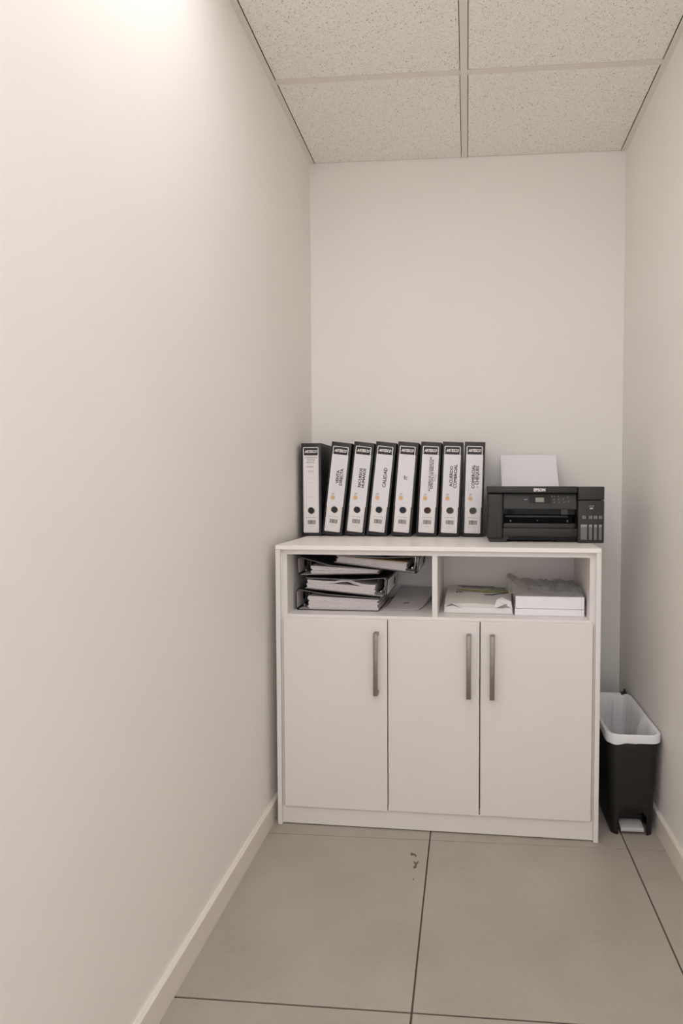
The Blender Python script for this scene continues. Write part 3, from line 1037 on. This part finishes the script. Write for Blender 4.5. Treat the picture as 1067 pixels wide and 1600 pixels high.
fl = tag(empty('plastic_wrap', cw(0.7590, 0.061, ZP + 0.0632)), 'crumpled clear plastic film lying over the stack of copy paper', 'plastic film')
fl.rotation_euler = (0, 0, -PS)


def film_z(s, t):
    n = noise.noise(Vector((s * 6, t * 5, 3.3))) * 0.5 + 0.5
    n2 = noise.noise(Vector((s * 15 + 4, t * 13, 7.1))) * 0.5 + 0.5
    ridge = 1 - abs(noise.noise(Vector((s * 5 + t * 3 + 9, t * 6 - s * 2, 1.7)))) * 2
    e = min(1, t * 5) * min(1, (1 - s) * 9 + 0.25)
    hump = 0.026 * math.exp(-((s - 0.02) / 0.16) ** 2 - ((t - 0.6) / 0.4) ** 2)
    return 0.0015 + e * (0.012 * n + 0.004 * n2 + 0.013 * max(0, ridge) ** 2) + hump


def film_pt(s, t):
    x = -0.020 + 0.248 * s
    y = 0.000 + 0.24 * t
    z = film_z(s, t)
    if x < 0:                                     # falls down the left side of the stack
        z += 0.002
    if x > 0.214:                                 # and down the right side
        z -= 0.032 * ((x - 0.214) / 0.014) ** 1.3
        x = 0.2155 + (x - 0.214) * 0.15
    if t < 0.04:
        y -= 0.001
    return x, y, z


bm = bmesh.new()
nx, ny = 64, 44
g = [[bm.verts.new(film_pt(i / nx, j / ny)) for j in range(ny + 1)] for i in range(nx + 1)]
for i in range(nx):
    for j in range(ny):
        bm.faces.new((g[i][j], g[i + 1][j], g[i + 1][j + 1], g[i][j + 1]))
fin('film', bm, M['film'], fl, smooth=True)
bm = bmesh.new()
g = [[bm.verts.new((-0.0030 - 0.0006 * math.sin(5 * k + q), 0.001 + 0.011 * k + 0.003 * math.sin(2 * q), 0.004 - 0.0085 * q)) for k in range(6)] for q in range(5)]
for q in range(4):
    for k in range(5):
        bm.faces.new((g[q][k], g[q][k + 1], g[q + 1][k + 1], g[q + 1][k]))
fin('film_tail', bm, M['film'], fl)

# ------------------------------------------------------------------ pedal bin
bn = tag(empty('pedal_bin', (1.1565, -0.370, 0.0)), 'slim black plastic pedal bin between the cabinet and the wall', 'trash bin')
HB = 0.322


def bin_ring(z, off=0.0, n=7):
    t = z / HB
    hw = 0.0635 + 0.0150 * t + off
    hl = 0.1700 + 0.0180 * t + off
    r = 0.020 + 0.014 * t
    return rrect(hw, hl, r, n)


NB = len(bin_ring(0))
# longer straight sides are cut so that the pedal arch can be left open
def ring_pts(z, off=0.0, cut=9):
    base = bin_ring(z, off)
    out = []
    for i, p in enumerate(base):
        q = base[(i + 1) % len(base)]
        out.append(p)
        if (Vector(q) - Vector(p)).length > 0.03:
            for k in range(1, cut):
                out.append((p[0] + (q[0] - p[0]) * k / cut, p[1] + (q[1] - p[1]) * k / cut))
    return out


zl = [0.0, 0.012, 0.024, 0.036, 0.050, 0.060, 0.067, 0.074, 0.10, 0.16, 0.22, 0.28, HB]
bm = bmesh.new()
rg = []
for z in zl:
    rg.append([bm.verts.new((x, y, z)) for x, y in ring_pts(z)])
n = len(rg[0])
for a in range(len(zl) - 1):
    for i in range(n):
        v = [rg[a][i], rg[a][(i + 1) % n], rg[a + 1][(i + 1) % n], rg[a + 1][i]]
        c = sum((q.co for q in v), Vector()) / 4
        if c.y < -0.12 and abs(c.x) < 0.043 and c.z < 0.074:
            if not (c.z > 0.062 and abs(c.x) > 0.034):
                continue
        bm.faces.new(v)
for v in bm.verts:                               # round the shoulders of the pedal arch
    if v.co.y < -0.12 and abs(v.co.z - 0.060) < 0.002 and 0.030 < abs(v.co.x) < 0.038:
        v.co.x *= 1.14
        v.co.z = 0.0655
bm.verts.ensure_lookup_table()
loose = [v for v in bm.verts if not v.link_faces]
bmesh.ops.delete(bm, geom=loose, context='VERTS')
body = fin('body', bm, M['bin'], bn, smooth=True)
md_ = body.modifiers.new('wall', 'SOLIDIFY')
md_.thickness = 0.003
md_.offset = -1
# floor of the bucket and recess behind the pedal
bm = bmesh.new()
vs = [bm.verts.new((x, y, 0.078)) for x, y in ring_pts(0.078, -0.0035)]
vt = [bm.verts.new((x, y, 0.082)) for x, y in ring_pts(0.082, -0.0035)]
bm.faces.new(list(reversed(vs)))
bm.faces.new(vt)
for i in range(len(vs)):
    bm.faces.new((vs[i], vs[(i + 1) % len(vs)], vt[(i + 1) % len(vs)], vt[i]))
fin('bucket_floor', bm, M['bin'], bn)
box('pedal_recess', (-0.042, 0.042, -0.125, -0.120, 0.012, 0.078), M['bin'], bn)
bm = bmesh.new()
add_prism_x(bm, [(-0.168, 0.015), (-0.172, 0.012), (-0.172, 0.019), (-0.169, 0.0225), (-0.140, 0.028), (-0.127, 0.028), (-0.127, 0.023), (-0.140, 0.022)], -0.035, 0.035)
ped = fin('pedal', bm, M['pedal'], bn)
bm = bmesh.new()
add_box(bm, -0.008, 0.008, -0.160, -0.126, 0.006, 0.014, bev=0.002)
fin('pedal_lever', bm, M['bin'], ped, smooth=True)
# rolled rim and the hinge knob at the back
bm = bmesh.new()
add_tube(bm, [(x, y, HB) for x, y in ring_pts(HB, -0.001)], 0.0035, 8, closed=True)
fin('rim', bm, M['bin'], bn, smooth=True)
bm = bmesh.new()
add_box(bm, 0.050, 0.074, 0.178, 0.202, 0.290, 0.331, bev=0.004)
add_box(bm, 0.060, 0.069, 0.182, 0.196, 0.327, 0.343, bev=0.004)
fin('hinge', bm, M['bin'], bn, smooth=True)


# liner folded over the rim
prof = [(0.0050, -0.026), (0.0058, -0.020), (0.0056, -0.012), (0.0056, -0.003), (0.0050, 0.004), (0.0020, 0.0062), (-0.0025, 0.0050), (-0.0065, 0.0010), (-0.009, -0.012), (-0.011, -0.035), (-0.013, -0.08), (-0.015, -0.14), (-0.018, -0.20), (-0.024, -0.245)]
bm = bmesh.new()
rings = []
for pi_, (off, dz) in enumerate(prof):
    z = HB + dz
    pts = ring_pts(min(HB, max(0.0, z)), off, cut=18)
    row = []
    for i, (x, y) in enumerate(pts):
        a = math.atan2(y, x * 2.2)
        nrm = Vector((x / 0.08, y / 0.19, 0)).normalized()
        wob = 0.0
        zz = z
        if pi_ == 0:
            zz += 0.007 * noise.noise(Vector((x * 22, y * 16, 2.0))) + 0.010 * max(0.0, min(1.0, (x + 0.06) / 0.13))
        if pi_ > 6:
            dep = min(1.0, (pi_ - 6) / 3)
            fold = noise.noise(Vector((math.cos(a) * 4.5, math.sin(a) * 4.5, pi_ * 0.10)))
            fold2 = noise.noise(Vector((math.cos(a) * 13, math.sin(a) * 13, 4 + pi_ * 0.06)))
            wob = -dep * (0.016 * max(0, fold + 0.15) + 0.006 * fold2 + 0.003)
        row.append(bm.verts.new((x + nrm.x * wob, y + nrm.y * wob, zz)))
    rings.append(row)
n = len(rings[0])
for a in range(len(rings) - 1):
    for i in range(n):
        bm.faces.new((rings[a][i], rings[a][(i + 1) % n], rings[a + 1][(i + 1) % n], rings[a + 1][i]))
bm.faces.new(rings[-1])
ln = fin('bin_liner', bm, M['liner'], None, smooth=True)
ln.location = bn.location
tag(ln, 'translucent white plastic bag lining the black pedal bin', 'bin bag')
